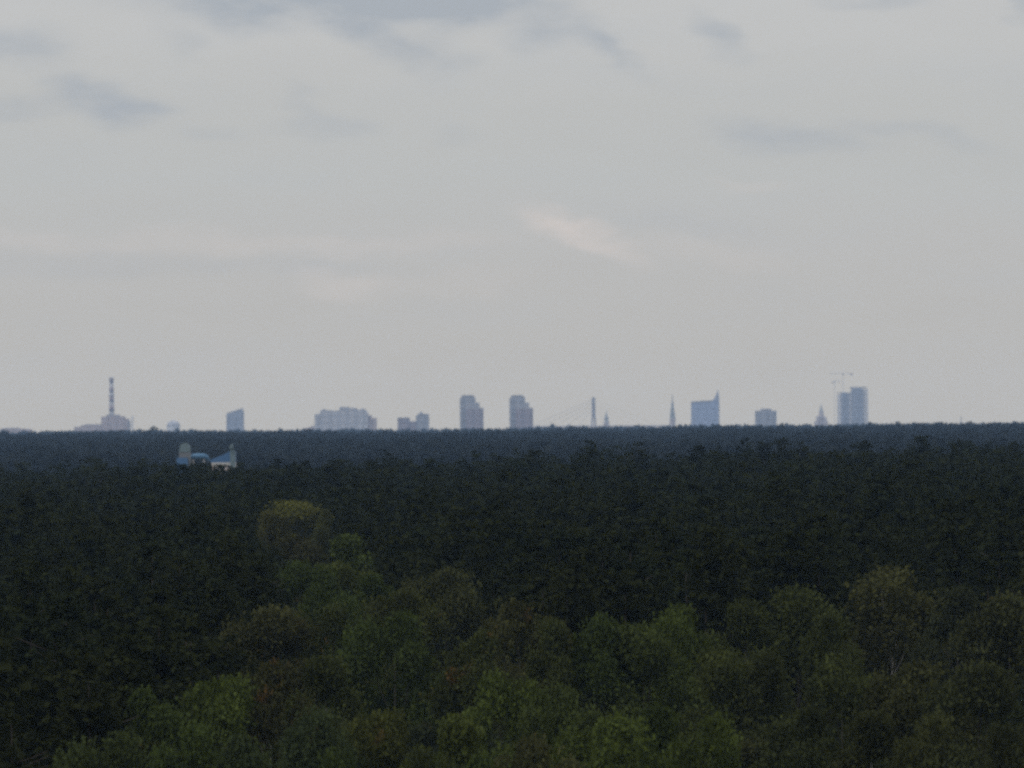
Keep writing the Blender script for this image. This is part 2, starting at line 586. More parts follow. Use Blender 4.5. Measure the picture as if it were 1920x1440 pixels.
def top_z(x, y):
    """height of the pine canopy: swells and a slow rise to the right"""
    a = x / (y * math.tan(HFOV / 2))
    z = 27.6 + 1.2 * np.clip((y - 500) / 700, 0, 1) + 1.25 * np.clip(a + .1, -1, 1.1)
    z = z + 0.6 * math.sin(x * .11 + y * .021 + 1.3) + .55 * math.sin(y * .045 - x * .06) + .5 * math.sin(x * .23 + 1.7 * math.sin(y * .03)) - .4
    return z


cand = []
yy = 366.0
while yy < 1750:
    sp = 4.3 if yy < 700 else (4.9 if yy < 1100 else 5.8)
    half = yy * math.tan(HFOV / 2) * 1.14 + 6
    xx = -half
    while xx < half:
        x = xx + random.uniform(-.42, .42) * sp
        y = yy + random.uniform(-.42, .42) * sp
        px, _ = proj(x, y, 28)
        if y > front_d(px) + 1.5:
            q = np.hypot(BXY[:, 0] - x, (BXY[:, 1] - y)) / (BXY[:, 2] + 1.6)
            if q.min() > 1.0:
                zt = top_z(x, y) + random.gauss(0, .95 + .2 * (y > 1150)) + (random.uniform(.6, 1.8) if random.random() < .06 else 0)
                # a lower stretch where the water park looks over the trees
                if 300 < px < 470 and y > 900:
                    zt = min(zt, EYE - (57 if px < 392 else 66) * K * y + random.uniform(-.5, .1))
                zt = cap_for(px, y, zt)
                cand.append((x, y, zt, px))
        xx += sp
    yy += sp
cand.sort(key=lambda c: c[1])

# pines that stand out on the skyline of the near forest: px, py of the top, distance, label
SKY = [
    (1196, 824, 1480, 'pointed dark pine breaking the near forest skyline right of the picture centre'),
    (1000, 843, 1450, 'dark round-topped pine on the near forest skyline, near the twin towers'),
    (1432, 828, 1500, 'leftmost of three bushy dark pines on the skyline below the hotel block'),
    (1468, 822, 1500, 'middle of three bushy dark pines on the skyline below the hotel block'),
    (1500, 824, 1520, 'rightmost of three bushy dark pines on the skyline below the hotel block'),
    (1728, 817, 1500, 'highest dark pine on the right part of the near forest skyline'),
    (1620, 826, 1500, 'dark pine on the skyline below the twin high-rise under construction'),
    (1796, 826, 1540, 'dark pine on the skyline between the highest pine and the right edge'),
    (1900, 823, 1500, 'dark pine on the skyline touching the right edge of the picture'),
    (620, 872, 1300, 'dark pine on the skyline above the yellow-green crown'),
    (545, 872, 1300, 'dark pine on the skyline left above the yellow-green crown'),
    (340, 870, 1320, 'dark brownish pine right in front of the water park'),
    (190, 870, 1300, 'dark pine on the skyline left of the water park'),
    (1310, 834, 1480, 'dark pine on the skyline below the glass tower with the curved fin'),
]
np_ = 0
for (px, py, d, lab) in SKY:
    p = P(px, py, d)
    crown, trunk, H = PV[[1, 2, 4, 0][np_ % 4]]
    plant('pine_tree', crown, trunk, (p.x, d, 0), random.uniform(1.2, 1.5), p.z / H, random.uniform(0, 6.28),
          lab, 'pine', 'dark pines of the near forest')
    np_ += 1
rest = []
for (x, y, zt, px) in cand:
    if np_ < 300 and -10 < px < 1930:
        crown, trunk, H = PV[random.randrange(5)]
        plant('pine_tree', crown, trunk, (x, y, 0), random.uniform(.85, 1.2), zt / H, random.uniform(0, 6.28),
              'dark green pine in the unbroken mass of pines behind the light broadleaf trees', 'pine', 'dark pines of the near forest')
        np_ += 1
    else:
        rest.append((x, y, zt))

# the rest of the near pines: one mass
VV, trunks = [], []
tpl = [(pine_points(1150, 0, 2.7, 7.5, np.random.default_rng(50 + i), pointed=[0, .3, 0, .5, .15, .4][i]), .46) for i in range(6)]
tpl2 = [(pine_points(430, 0, 2.8, 5.5, np.random.default_rng(70 + i), pointed=[0, .3, 0, .6, .15, .4][i]), .62) for i in range(6)]
TV, TF = [], []
for j, (x, y, zt) in enumerate(rest):
    C, s = (tpl if y < 950 else tpl2)[j % 6]
    a = random.uniform(0, 6.28)
    ca, sa = math.cos(a), math.sin(a)
    k = random.uniform(.8, 1.6)
    Q = np.stack([(C[:, 0] * ca - C[:, 1] * sa) * k + x, (C[:, 0] * sa + C[:, 1] * ca) * k + y, C[:, 2] + zt], 1)
    VV.append(quads_at(Q, np.full(len(Q), s), .3))
V = np.concatenate(VV)
pf = put('pine_forest', mesh_np('pine_forest', V, quad_faces(len(V) // 4), M['pine']), kind='stuff')
pf['label'] = 'dense mass of dark pine crowns rolling back towards the blue distance'
pf['category'] = 'pine forest'

# forests further off
def far_forest(name, y0, y1, sp, topf, n, R, dep, size, label, wide=1.2):
    T = [pine_points(n, 0, R, dep, np.random.default_rng(500 + i), pointed=[0, .4, 0, .7, .2][i]) for i in range(5)]
    out = []
    y = y0
    while y < y1:
        half = y * math.tan(HFOV / 2) * wide
        for xx in np.arange(-half, half, sp):
            x = xx + random.uniform(-.45, .45) * sp
            yy = y + random.uniform(-.45, .45) * sp
            C = T[random.randrange(5)]
            k = random.uniform(.75, 1.35)
            zt = topf(x, yy) + random.gauss(0, 1) * 1.1
            out.append(quads_at(np.stack([C[:, 0] * k + x, C[:, 1] * k + yy, np.minimum(C[:, 2], -.3) * k + zt], 1), np.full(len(C), size * k)))
        y += sp
    V = np.concatenate(out)
    o = put(name, mesh_np(name, V, quad_faces(len(V) // 4), M['far']), kind='stuff')
    o['label'] = label
    o['category'] = 'forest'
    return o


def tf1(x, y):
    a = x / (y * math.tan(HFOV / 2))
    far = 30.4 + (3.0 * (max(0, a + .05)) if a > -.05 else 0.2 * min(1, -a))
    t = (y - 2900) / 3600.0
    near = 26.4 + 1.2 * a
    return near + (far - near) * t ** .8 + .5 * math.sin(x * .021 + y * .004) + .4 * math.sin(x * .047 + 2)


far_forest('far_forest', 2900, 6500, 12.5, tf1, 90, 5.6, 8, 2.0,
           'blue hazed band of forest behind the dark pines, reaching to the skyline')


def tf2(x, y):
    a = x / (y * math.tan(HFOV / 2))
    return 29.6 + (3.4 if a > 0 else .9) * a + .6 * math.sin(x * .011) + .4 * math.sin(x * .031 + 1)


far_forest('horizon_forest', 9200, 11200, 27, tf2, 46, 11, 9, 4.0,
           'pale blue rim of the most distant woods under the city skyline')

# ------------------------------------------------------------------ the city on the skyline
M['white_grey'] = facade_mat('pale_concrete_facade', (.66, .61, .61), (.34, .36, .40))
M['grey'] = facade_mat('grey_facade', (.46, .43, .43), (.22, .23, .26))
M['brown'] = facade_mat('brown_grey_facade', (.60, .47, .44), (.34, .29, .28))
M['purple'] = facade_mat('brown_violet_facade', (.42, .34, .35), (.20, .17, .19))
M['glass'] = facade_mat('blue_glass_facade', (.42, .44, .55), (.34, .40, .55), 3.0, 3.6, .7, .35)
M['glass2'] = facade_mat('grey_glass_facade', (.40, .40, .45), (.31, .34, .41), 3.0, 3.6, .6, .4)
M['pale_side'] = facade_mat('pale_side_facade', (.80, .76, .76), (.66, .64, .65))
M['roof'] = plain_mat('roof_felt', (.30, .28, .28), .9, .2, .2)
M['steel'] = plain_mat('dark_steel', (.40, .38, .38), .5, .2, .3)
M['copper'] = plain_mat('green_copper', (.38, .39, .38), .6, .2, .2)
M['red'] = plain_mat('red_stack_paint', (.36, .27, .27), .8, .2, .1)
M['white'] = plain_mat('white_paint', (.56, .53, .52), .7, .1, .1)
M['stone'] = plain_mat('pale_stone', (.56, .49, .48), .8, .15, .1)


class Bld:
    """a building at depth d; shapes are given in photo pixels and become metres"""

    def __init__(self, name, px, d, label, cat, group=None):
        self.d = d
        self.g = float(ground_z(d))
        b = P(px, 800, d)
        self.px = px
        self.x0 = b.x
        self.o = thing(name, (b.x, d, self.g), label, cat, group)
        self.m = d * K

    def X(self, px):
        return (px - self.px) * self.m

    def Z(self, py, px=None):
        return P(self.px if px is None else px, py, self.d).z - self.g

    def poly(self, part, pts, depth, mat, y0=0.0, base=True, label=None):
        """outline in photo pixels; base=True lets the two lowest points reach the ground"""
        q = [(self.X(a), self.Z(b) if b is not None else 0.0) for a, b in pts]
        mb = MB()
        mb.prism(q, y0, y0 + depth)
        return mb.build(part, M[mat], self.o, label=label)

    def box(self, part, xa, xb, top, depth, mat, y0=0.0, bottom=None, label=None):
        return self.poly(part, [(xa, bottom), (xb, bottom), (xb, top), (xa, top)], depth, mat, y0, label=label)


# chimney with red and white bands
b = Bld('chimney', 209.5, 15600, 'tall red and white banded chimney above the far left boiler house', 'chimney')
z1, z0 = b.Z(707), 0.0
w = lambda z: 5.0 - 2.0 * z / z1
mb = MB()
mb.lathe([(w(0), 0), (w(z1 * .5), z1 * .5), (w(z1 - 1), z1 - 1), (w(z1) * .8, z1)], 0, 0, 20)
mb.build('shaft', M['white'], b.o, True)
nb = 5
for k in range(nb):
    za = z1 - 1 - k * (z1 - 38) / (nb - .4)
    zb = za - (z1 - 38) / (nb - .4) * .56
    mb = MB()
    mb.lathe([(w(zb) + .12, zb), (w(za) + .12, za)], 0, 0, 20)
    mb.build('red_band', M['red'], b.o, True)
mb = MB()
for zz in (z1 * .97, z1 * .72):
    mb.lathe([(w(zz) + .3, zz), (w(zz) + 1.3, zz + .2), (w(zz) + 1.3, zz + 1.2), (w(zz) + .3, zz + 1.3)], 0, 0, 20)
mb.build('gallery', M['steel'], b.o)

b = Bld('boiler_house', 215, 15500, 'grey boxy boiler house at the foot of the banded chimney', 'power station')
b.poly('wall', [(190, None), (240, None), (240, 785), (233, 785), (233, 780.5), (190, 781)], 45, 'brown')
b.box('roof_plant', 199, 224, 777.5, 20, 'roof', 8, 781.5)
b.box('duct', 240.4, 244, 788, 14, 'pale_side', 6)
b.box('vent_tower', 246.5, 249.5, 780, 6, 'pale_side', 6)
b = Bld('workshop', 164, 15450, 'long low brown annex left of the boiler house', 'building')
b.poly('wall', [(139, None), (189, None), (189, 797), (152, 797), (152, 800), (139, 800)], 40, 'brown')
b.box('roof', 158, 189, 795.6, 30, 'roof', 4, 798.4)

# faint dome
b = Bld('domed_hall', 325, 17500, 'faint small dome on the skyline right of the boiler house', 'dome')
Rm = 12.5 * b.m
zb = b.Z(799)
mb = MB()
mb.lathe([(Rm, 0), (Rm, zb)], 0, 0, 24)
mb.build('drum', M['pale_side'], b.o)
mb = MB()
hh = b.Z(788) - zb
mb.lathe([(Rm * math.cos(t), zb + hh * math.sin(t)) for t in np.linspace(0, 1.5, 9)], 0, 0, 24)
mb.build('dome', M['white_grey'], b.o, True)

# slanted tower
b = Bld('office_tower', 440, 15800, 'blue grey tower with a roof slanting up to the right, left of centre', 'tower')
b.poly('wall', [(424.5, None), (455, None), (455, 768), (424.5, 777)], 24, 'glass2')
b.poly('roof_screen', [(425.5, 776.8), (455.3, 768), (455.3, 765), (452, 766), (425.5, 774)], 20, 'steel', 2)
b.box('corner_pier', 455.2, 457.0, 770, 20, 'pale_side', 3)

# apartment mass
b = Bld('apartment_block', 648, 15000, 'widest pale grey apartment block with stepped roofline on the skyline', 'apartment block')
b.poly('main_wing', [(600, None), (690, None), (690, 774), (686, 769), (668, 768), (655, 768.5), (648, 767), (630, 770), (612, 768.5), (600, 770)], 40, 'white_grey')
b.box('end_wing', 590, 600, 776, 32, 'white_grey', 5)
b.box('end_wing', 690.2, 697, 779, 30, 'brown', 4)
b.box('low_wing', 697.2, 706, 784, 30, 'brown', 6)
b.box('penthouse', 637, 655, 763, 16, 'grey', 10, 769)
b.box('penthouse', 656, 669, 765, 16, 'grey', 12, 769)
b.box('lift_house', 604, 611, 767, 8, 'grey', 10, 770)
b.box('lift_house', 676, 684, 766.5, 8, 'grey', 10, 769.5)
b = Bld('low_block', 581, 15200, 'low brown block at the left foot of the widest apartment block', 'building')
b.poly('wall', [(570, None), (590, None), (590, 799), (583, 800.5), (570, 803)], 30, 'brown')
b.box('roof', 584, 589, 798, 12, 'roof', 6, 799.5)

# two blocks
b = Bld('office_block', 762, 15100, 'flat topped brown violet block between apartment block and twin towers', 'office block')
b.box('wall', 745.5, 768, 784, 30, 'purple')
b.box('parapet', 745, 768.5, 783, 31, 'roof', -.6, 784.02)
b.box('low_wing', 768.2, 781, 790, 28, 'purple', 2)
b = Bld('tower_block', 793, 15300, 'squat grey block with roof cap right beside the flat topped violet block', 'tower block')
b.box('wall', 780, 804.5, 779, 30, 'grey')
b.box('roof_cap', 783, 803.5, 776, 22, 'roof', 3, 779.2)
b.box('lift_house', 787, 793, 772.5, 8, 'grey', 9, 776.2)

# twin towers
for (o, lab, dd) in ((0, 'left one of the two stepped round-headed towers at the picture centre', 0),
                     (93, 'right one of the two stepped round-headed towers at the picture centre', 6)):
    b = Bld('residential_tower', 884 + o, 14600 + dd, lab, 'tower', 'twin stepped towers')
    b.poly('rear_tower', [(862.5 + o, None), (892 + o, None), (892 + o, 745.5), (864 + o, 745.5), (862.5 + o, 747)], 22, 'grey', 14)
    b.poly('roof_crown', [(865.5 + o, 745.8), (889.5 + o, 745.8), (889.5 + o, 741.6), (886 + o, 740.8), (868.5 + o, 740.8), (865.5 + o, 741.6)], 14, 'roof', 18)
    b.box('stepped_shoulder', 892.2 + o, 899.5 + o, 755.0, 18, 'grey', 15)
    b.box('front_block', 873.5 + o, 906.5 + o, 766.5, 13, 'purple', 0)
    b.box('parapet', 873 + o, 907.2 + o, 764.8, 12, 'steel', .6, 766.52)

# cable-stayed bridge
b = Bld('cable_bridge', 1113, 16200, 'grey cable-stayed bridge pylon with faint cables right of the twin towers', 'bridge')
mb = MB()
ht = b.Z(747)
for s in (-1, 1):
    mb.tube([(s * 3.6 * b.m, 0, 0), (s * 2.6 * b.m, 0, ht * .5), (s * 1.5 * b.m, 0, ht * .62), (s * 1.4 * b.m, 0, ht)], [1.7, 1.6, 1.6, 1.5], 8)
for zz in (ht * .62, ht * .8, ht * .97):
    mb.box(-2.2 * b.m, 2.2 * b.m, -1, 1, zz, zz + 4.2)
mb.build('pylon', M['grey'], b.o)
mb = MB()
mb.box(-120, 120, -8, 8, 22, 24.5)
mb.build('deck', M['stone'], b.o)
for s in (-1, 1):
    for k in range(5):
        mb = MB()
        mb.tube([(s * 2 * b.m, 0, ht * (.97 - .06 * k)), (s * (105 - 20 * k), 0, 24.5)], .24 if s < 0 else .09, 5)
        mb.build('cable', M['steel'], b.o)


def spire(name, px, d, label, tiers, tip, mats):
    """church tower: tiers of (half width px, row of its top), tapering tip"""
    bb = Bld(name, px, d, label, 'church')
    zprev = 0.0
    for k, (hw, top) in enumerate(tiers):
        mb = MB()
        z = bb.Z(top)
        h = hw * bb.m
        mb.lathe([(h * 1.08, zprev), (h * 1.04, z - .12 * (z - zprev)), (h * 1.16, z - .1 * (z - zprev)), (h * 1.1, z)], 0, 0, 8 if k else 4)
        ob = mb.build('tower' if k == 0 else 'gallery_tier', M[mats[0] if k == 0 else mats[1]], bb.o)
        zprev = z - .01
    mb = MB()
    zt = bb.Z(tip)
    h = tiers[-1][0] * bb.m
    mb.lathe([(h * 1.15, zprev), (h * .75, zprev + (zt - zprev) * .12), (h * .5, zprev + (zt - zprev) * .4), (.5, zt - 4), (.15, zt)], 0, 0, 8)
    mb.build('spire', M['copper'], bb.o)
    return bb


spire('church', 1137, 16400, 'small church spire just right of the bridge pylon', [(5.0, 791), (3.6, 783)], 768, ('stone', 'copper'))
spire('church', 1261, 16300, 'slender tall church spire left of the blue glass tower', [(5.2, 784), (4.4, 774), (3.2, 765), (2.2, 757)], 738, ('stone', 'copper', 'copper'))
b = spire('science_palace', 1540, 16700, 'stepped pointed palace tower just left of the paired high-rises', [(5.6, 779), (4.0, 771)], 755, ('stone', 'stone'))
b.o['category'] = 'tower'
b.box('wing', 1528, 1552.5, 790, 30, 'stone', 6)
b.box('wing', 1530.5, 1535.5, 781, 10, 'stone', -4)
b.box('wing', 1545, 1550.5, 783, 10, 'stone', -4)

# glass tower with curved fin
b = Bld('glass_tower', 1322, 15700, 'blue glass tower with a curved fin sweeping up at its right edge', 'tower')
b.poly('glass_wall', [(1296.5, None), (1347.5, None), (1347.5, 752), (1335, 751), (1315, 752.5), (1296.5, 754)], 26, 'glass')
b.poly('curved_fin', [(1334, 752), (1347.6, 752), (1347.9, 738), (1347.2, 730), (1345.6, 735), (1343, 742), (1339.5, 747.5)], 14, 'glass2', 6)
b.poly('roof_edge', [(1296, 755.2), (1334, 752.6), (1334, 750.6), (1314, 751.6), (1296, 753)], 27, 'steel', -.6)
b.box('side_pier', 1347.7, 1349.2, 742, 18, 'pale_side', 5)

# hotel
b = Bld('hotel_block', 1436, 16000, 'plain blue grey hotel slab between the glass tower and the stepped palace', 'hotel')
b.box('wall', 1416.5, 1456, 770, 24, 'grey')
b.box('roof_cap', 1427, 1447, 766.5, 14, 'roof', 5, 770.1)
b.box('mast', 1430.5, 1431.1, 763.5, .5, 'steel', 10, 766.6)

# paired high-rises and their cranes
b = Bld('high_rise', 1582, 15200, 'lower left one of the paired blue grey high-rises under construction', 'high-rise', 'paired high-rises')
b.box('wall', 1577.5, 1594, 737, 26, 'glass2')
b.box('edge_strip', 1571, 1577.3, 739.5, 22, 'pale_side', 2)
b.box('roof_rim', 1570.5, 1590.5, 735.5, 20, 'steel', 3, 737.02)
b = Bld('high_rise', 1608, 15190, 'taller right one of the paired blue grey high-rises under construction', 'high-rise', 'paired high-rises')
b.box('wall', 1597, 1618, 728, 28, 'glass2')
b.box('edge_strip', 1594.3, 1596.8, 734, 24, 'pale_side', 2)
b.box('edge_strip', 1618.2, 1628, 729.5, 24, 'pale_side', 3)
b.box('roof_rim', 1595, 1626, 725.5, 22, 'steel', 5, 728.02)


def crane(px, mast_top, jib_l, jib_r, d, label, base):
    bb = Bld('tower_crane', px, d, label, 'crane', 'tower cranes above the paired high-rises')
    h = bb.Z(mast_top)
    s = .9
    mb = MB()
    for (ax, ay) in ((-s, -s), (s, -s), (s, s), (-s, s)):
        mb.tube([(ax, ay, 0), (ax, ay, h)], .11, 4)
    z = 0
    k = 0
    while z < h - 3:
        q = -1 if k % 2 else 1
        mb.tube([(-s * q, -s, z), (s * q, -s, z + 3)], .1, 4)
        mb.tube([(-s * q, s, z), (s * q, s, z + 3)], .1, 4)
        z += 3
        k += 1
    mb.build('mast', M['pale_side'], bb.o)
    mb = MB()
    za = bb.Z(mast_top + 4)
    xl, xr = bb.X(jib_l), bb.X(jib_r)
    mb.tube([(xl, 0, za), (xr, 0, za)], .16, 4)
    mb.tube([(xl, 0, za + 1.4), (xr, 0, za + 1.4)], .16, 4)
    n = 14
    for i in range(n):
        xa, xb = xl + (xr - xl) * i / n, xl + (xr - xl) * (i + 1) / n
        mb.tube([(xa, 0, za), ((xa + xb) / 2, 0, za + 1.4), (xb, 0, za)], .09, 4)
    mb.tube([(xl * .85, 0, za + 1.4), (0, 0, h + 2), (xr * .85, 0, za + 1.4)], .1, 4)
    mb.build('jib', M['pale_side'], bb.o)
    mb = MB()
    xc = xr if abs(xr) < abs(xl) else xl
    mb.box(min(xc, xc * .7), max(xc, xc * .7), -1, 1, za - 2.4, za - .2)
    mb.build('counterweight', M['stone'], bb.o)
    mb = MB()
    mb.box(-1.1, 1.1, -2.8, -1.1, za - 2.2, za - .1)
    mb.build('cab', M['white'], bb.o)


crane(1581, 697, 1556, 1600, 15240, 'faint tower crane with the longer jib above the gap between paired high-rises', 0)
crane(1565, 712, 1560, 1578, 15260, 'faint shorter tower crane left above the paired high-rises', 0)

# little masts and clumps
b = Bld('lattice_mast', 1574 + 228, 12500, 'thin needle mast on the far right horizon', 'mast')
mb = MB()
h = b.Z(781)
for s in (-1, 1):
    mb.tube([(s * 1.2, 0, 0), (s * .25, 0, h)], .28, 4)
for k in range(10):
    mb.tube([(-1.1 + .08 * k, 0, h * k / 10), (1.1 - .08 * k, 0, h * (k + .9) / 10)], .16, 4)
mb.build('lattice', M['steel'], b.o)
b = Bld('low_block', 1067, 15600, 'tiny low block on the horizon left of the bridge pylon', 'building')
b.box('wall', 1059, 1074, 799, 20, 'grey')
b.box('roof_cap', 1064, 1068, 796, 8, 'roof', 4, 799.1)
b = Bld('low_block', 25, 15000, 'low pale row of buildings at the far left end of the horizon', 'building')
b.poly('wall', [(0, None), (58, None), (58, 805), (40, 803.5), (20, 804), (8, 803), (0, 804)], 40, 'brown')
b.box('roof', 10, 34, 802.2, 20, 'roof', 8, 804.5)

# ------------------------------------------------------------------ water park over the trees
M['wblue'] = plain_mat('blue_slide_plastic', (.045, .12, .25), .6, .1, .3)
M['lblue'] = plain_mat('light_blue_plastic', (.08, .19, .33), .6, .1, .3)
M['cream'] = plain_mat('cream_cladding', (.40, .40, .385), .7, .1, .2)
M['mint'] = plain_mat('pale_mint_cladding', (.125, .175, .19), .7, .15, .2)
M['pinkish'] = plain_mat('pale_pink_cladding', (.14, .145, .15), .7, .15, .2)
WD = 2300
wg = float(ground_z(WD))
b = Bld('slide_tower', 346, WD, 'pale mint and pink slide tower on the left of the water park', 'slide tower')
b.box('shaft', 335.5, 357, 848, 2.4, 'pinkish', 0)
b.box('blue_base', 331, 352, 858, 3.2, 'wblue', -1.0)
b.poly('top_house', [(335, 847.6), (356.5, 847.6), (356.5, 838), (352, 832), (345, 830), (338, 834)], 2.6, 'mint', -.1)
b = Bld('water_slide', 374, WD + 5, 'light blue enclosed water slide between the slide tower and blue hall', 'water slide')
mb = MB()
pts = [(b.X(356), 0, b.Z(858)), (b.X(362), -.1, b.Z(855.5)), (b.X(372), -.3, b.Z(855)), (b.X(382), -.2, b.Z(855.5)), (b.X(387), .6, b.Z(858)), (b.X(389), 2.0, b.Z(863))]
mb.tube(pts, [.45, .62, .65, .65, .62, .55], 10)
mb.build('tube', M['lblue'], b.o, True)
mb = MB()
for px in (362, 382):
    mb.tube([(b.X(px), 0, 0), (b.X(px), 0, b.Z(856))], .2, 6)
mb.build('support', M['white'], b.o)
b = Bld('pool_hall', 418, WD + 10, 'blue water park hall with a cream lower wall behind the treetops', 'water park hall')
b.box('wall', 396, 440, 867, 12, 'cream')
b.poly('blue_roof', [(394, 867.1), (440, 867.1), (440, 848), (434, 844), (420, 852), (404, 858), (394, 862)], 11, 'wblue', .4)
b.box('wall_base', 392, 442, 873, 1.0, 'stone', -1.01)
b = Bld('slide_pylon', 435, WD + 7, 'pale greenish slanted pylon at the right end of the water park', 'pylon')
b.poly('mast', [(432, None), (440, None), (440.5, 850), (436, 832), (431, 836)], 1.0, 'mint')
b.poly('head', [(429.5, 838), (435, 831), (437, 837), (432, 842)], .8, 'mint', -.9)

# ------------------------------------------------------------------ haze
BETA = 3.6e-5
mb = MB()
mb.box(-12900, 12900, -3700, 17900, -1.2, 122)
hz = mb.build('haze', bpy.data.materials.new('haze'))
hz['kind'] = 'stuff'
hz['label'] = 'thin bluish haze over the forest'
hm = hz.data.materials[0]
hm.use_nodes = True
nt = hm.node_tree
nt.nodes.remove(nt.nodes['Principled BSDF'])
pv = nt.nodes.new('ShaderNodeVolumePrincipled')
pv.inputs['Color'].default_value = (.42, .645, 1.0, 1)
pv.inputs['Density'].default_value = BETA
pv.inputs['Anisotropy'].default_value = 0.0
nt.links.new(pv.outputs[0], nt.nodes['Material Output'].inputs['Volume'])

# ------------------------------------------------------------------ sky
SUN_EL, SUN_AZ = math.radians(52), math.radians(215)     # azimuth from +Y towards +X: behind and left
W = bpy.data.worlds.new('World')
S.world = W
W.use_nodes = True
nt = W.node_tree
bg = nt.nodes['Background']
bg.inputs['Strength'].default_value = 0.1
sky = nt.nodes.new('ShaderNodeTexSky')
sky.sky_type = 'NISHITA'
sky.sun_disc = False
sky.sun_elevation = SUN_EL
sky.sun_rotation = SUN_AZ
tc = nt.nodes.new('ShaderNodeTexCoord')
sep = nt.nodes.new('ShaderNodeSeparateXYZ')
nt.links.new(tc.outputs['Generated'], sep.inputs[0])
ya = mathn(nt, 'MAXIMUM', sep.outputs[1], 0.03)
# direction as tangent, in units of 100 photo pixels of angle
U = mathn(nt, 'DIVIDE', mathn(nt, 'DIVIDE', sep.outputs[0], ya), 100 * K)
Vv = mathn(nt, 'DIVIDE', mathn(nt, 'DIVIDE', sep.outputs[2], ya), 100 * K)
cmb = nt.nodes.new('ShaderNodeCombineXYZ')
nt.links.new(U, cmb.inputs[0])
nt.links.new(Vv, cmb.inputs[1])
# ragged cloud edges
mp = nt.nodes.new('ShaderNodeMapping')
mp.inputs['Scale'].default_value = (.55, 1.3, 1)
nt.links.new(cmb.outputs[0], mp.inputs[0])
nz = nt.nodes.new('ShaderNodeTexNoise')
nz.inputs['Scale'].default_value = 1.0
nz.inputs['Detail'].default_value = 5
nz.inputs['Roughness'].default_value = .55
nt.links.new(mp.outputs[0], nz.inputs['Vector'])
sub = nt.nodes.new('ShaderNodeVectorMath')
sub.operation = 'SUBTRACT'
sub.inputs[1].default_value = (.5, .5, .5)
nt.links.new(nz.outputs['Color'], sub.inputs[0])
scl = nt.nodes.new('ShaderNodeVectorMath')
scl.operation = 'MULTIPLY'
scl.inputs[1].default_value = (1.9, .85, 0)
nt.links.new(sub.outputs[0], scl.inputs[0])
add = nt.nodes.new('ShaderNodeVectorMath')
add.operation = 'ADD'
nt.links.new(cmb.outputs[0], add.inputs[0])
nt.links.new(scl.outputs[0], add.inputs[1])
wv = add.outputs[0]


def blob(px, py, rx, ry, slant, amt, acc):
    p = P(px, py, 1.0)
    m = nt.nodes.new('ShaderNodeMapping')
    m.vector_type = 'TEXTURE'
    m.inputs['Location'].default_value = (p.x / (100 * K), (p.z - EYE) / (100 * K), 0)
    m.inputs['Rotation'].default_value = (0, 0, math.radians(-slant))
    m.inputs['Scale'].default_value = (rx / 100, ry / 100, 1)
    nt.links.new(wv, m.inputs[0])
    L = nt.nodes.new('ShaderNodeVectorMath')
    L.operation = 'LENGTH'
    nt.links.new(m.outputs[0], L.inputs[0])
    mr = nt.nodes.new('ShaderNodeMapRange')
    mr.interpolation_type = 'SMOOTHERSTEP'
    mr.inputs[1].default_value = 0.0
    mr.inputs[2].default_value = 2.0
    mr.inputs[3].default_value = amt
    mr.inputs[4].default_value = 0.0
    nt.links.new(L.outputs['Value'], mr.inputs[0])
    return mr.outputs[0] if acc is None else mathn(nt, 'ADD', acc, mr.outputs[0])


dark = None
for q in [(580, -28, 330, 60, 3, 1.5), (800, -4, 150, 40, 0, 1.0), (430, 30, 70, 25, 8, .4),
          (10, 85, 90, 30, 6, .75), (195, 185, 95, 36, 14, .95), (35, 205, 70, 18, 4, .6),
          (560, 190, 42, 20, 25, .32), (600, 243, 70, 22, 0, .42), (400, 252, 60, 14, 0, .25),
          (715, 82, 90, 30, 24, .85), (830, 92, 50, 26, 0, .4), (330, 80, 40, 30, 30, .25),
          (1060, 48, 70, 28, 14, .6), (1150, 98, 60, 20, 28, .55), (1000, 75, 50, 22, 0, .4),
          (1345, 70, 55, 26, 32, .75), (1480, 255, 125, 26, 6, .65), (1680, 245, 90, 16, 10, .38), (1800, 280, 70, 14, 5, .25),
          (1690, -2, 60, 16, 0, .5), (1580, 2, 50, 10, 0, .3), (1915, 18, 30, 20, 30, .6), (870, 255, 40, 18, 0, .2),
          (150, 490, 260, 20, 0, .22), (550, 500, 200, 18, 0, .16), (1300, 420, 160, 20, 4, .15)]:
    dark = blob(*q, dark)
warm = None
for q in [(1090, 437, 105, 22, 20, .95), (1040, 408, 50, 13, 12, .4), (645, 528, 75, 22, 6, .45), (390, 455, 240, 16, 0, .32), (640, 462, 90, 14, 0, .25),
          (30, 448, 80, 14, 4, .3), (820, 450, 120, 16, 0, .2), (1340, 470, 110, 20, 8, .22), (860, 525, 120, 18, 0, .18), (1400, 340, 60, 10, 5, .25)]:
    warm = blob(*q, warm)
ramp = nt.nodes.new('ShaderNodeValToRGB')
el = ramp.color_ramp
stops = [(0.0, (.474, .466, .452)), (.25, (.482, .479, .471)), (.42, (.490, .491, .490)), (.58, (.492, .504, .506)), (.75, (.500, .508, .508)), (.92, (.530, .535, .538)), (1.0, (.535, .540, .545))]
el.elements[0].position = stops[0][0]
el.elements[1].position = stops[-1][0]
for p_, c_ in stops[1:-1]:
    el.elements.new(p_)
for e, (p_, c_) in zip(el.elements, stops):
    e.color = (*c_, 1)
wob = mathn(nt, 'MULTIPLY', mathn(nt, 'SUBTRACT', nz.outputs['Fac'], .5), .12)
nt.links.new(mathn(nt, 'ADD', mathn(nt, 'DIVIDE', Vv, 8.0), wob), ramp.inputs[0])
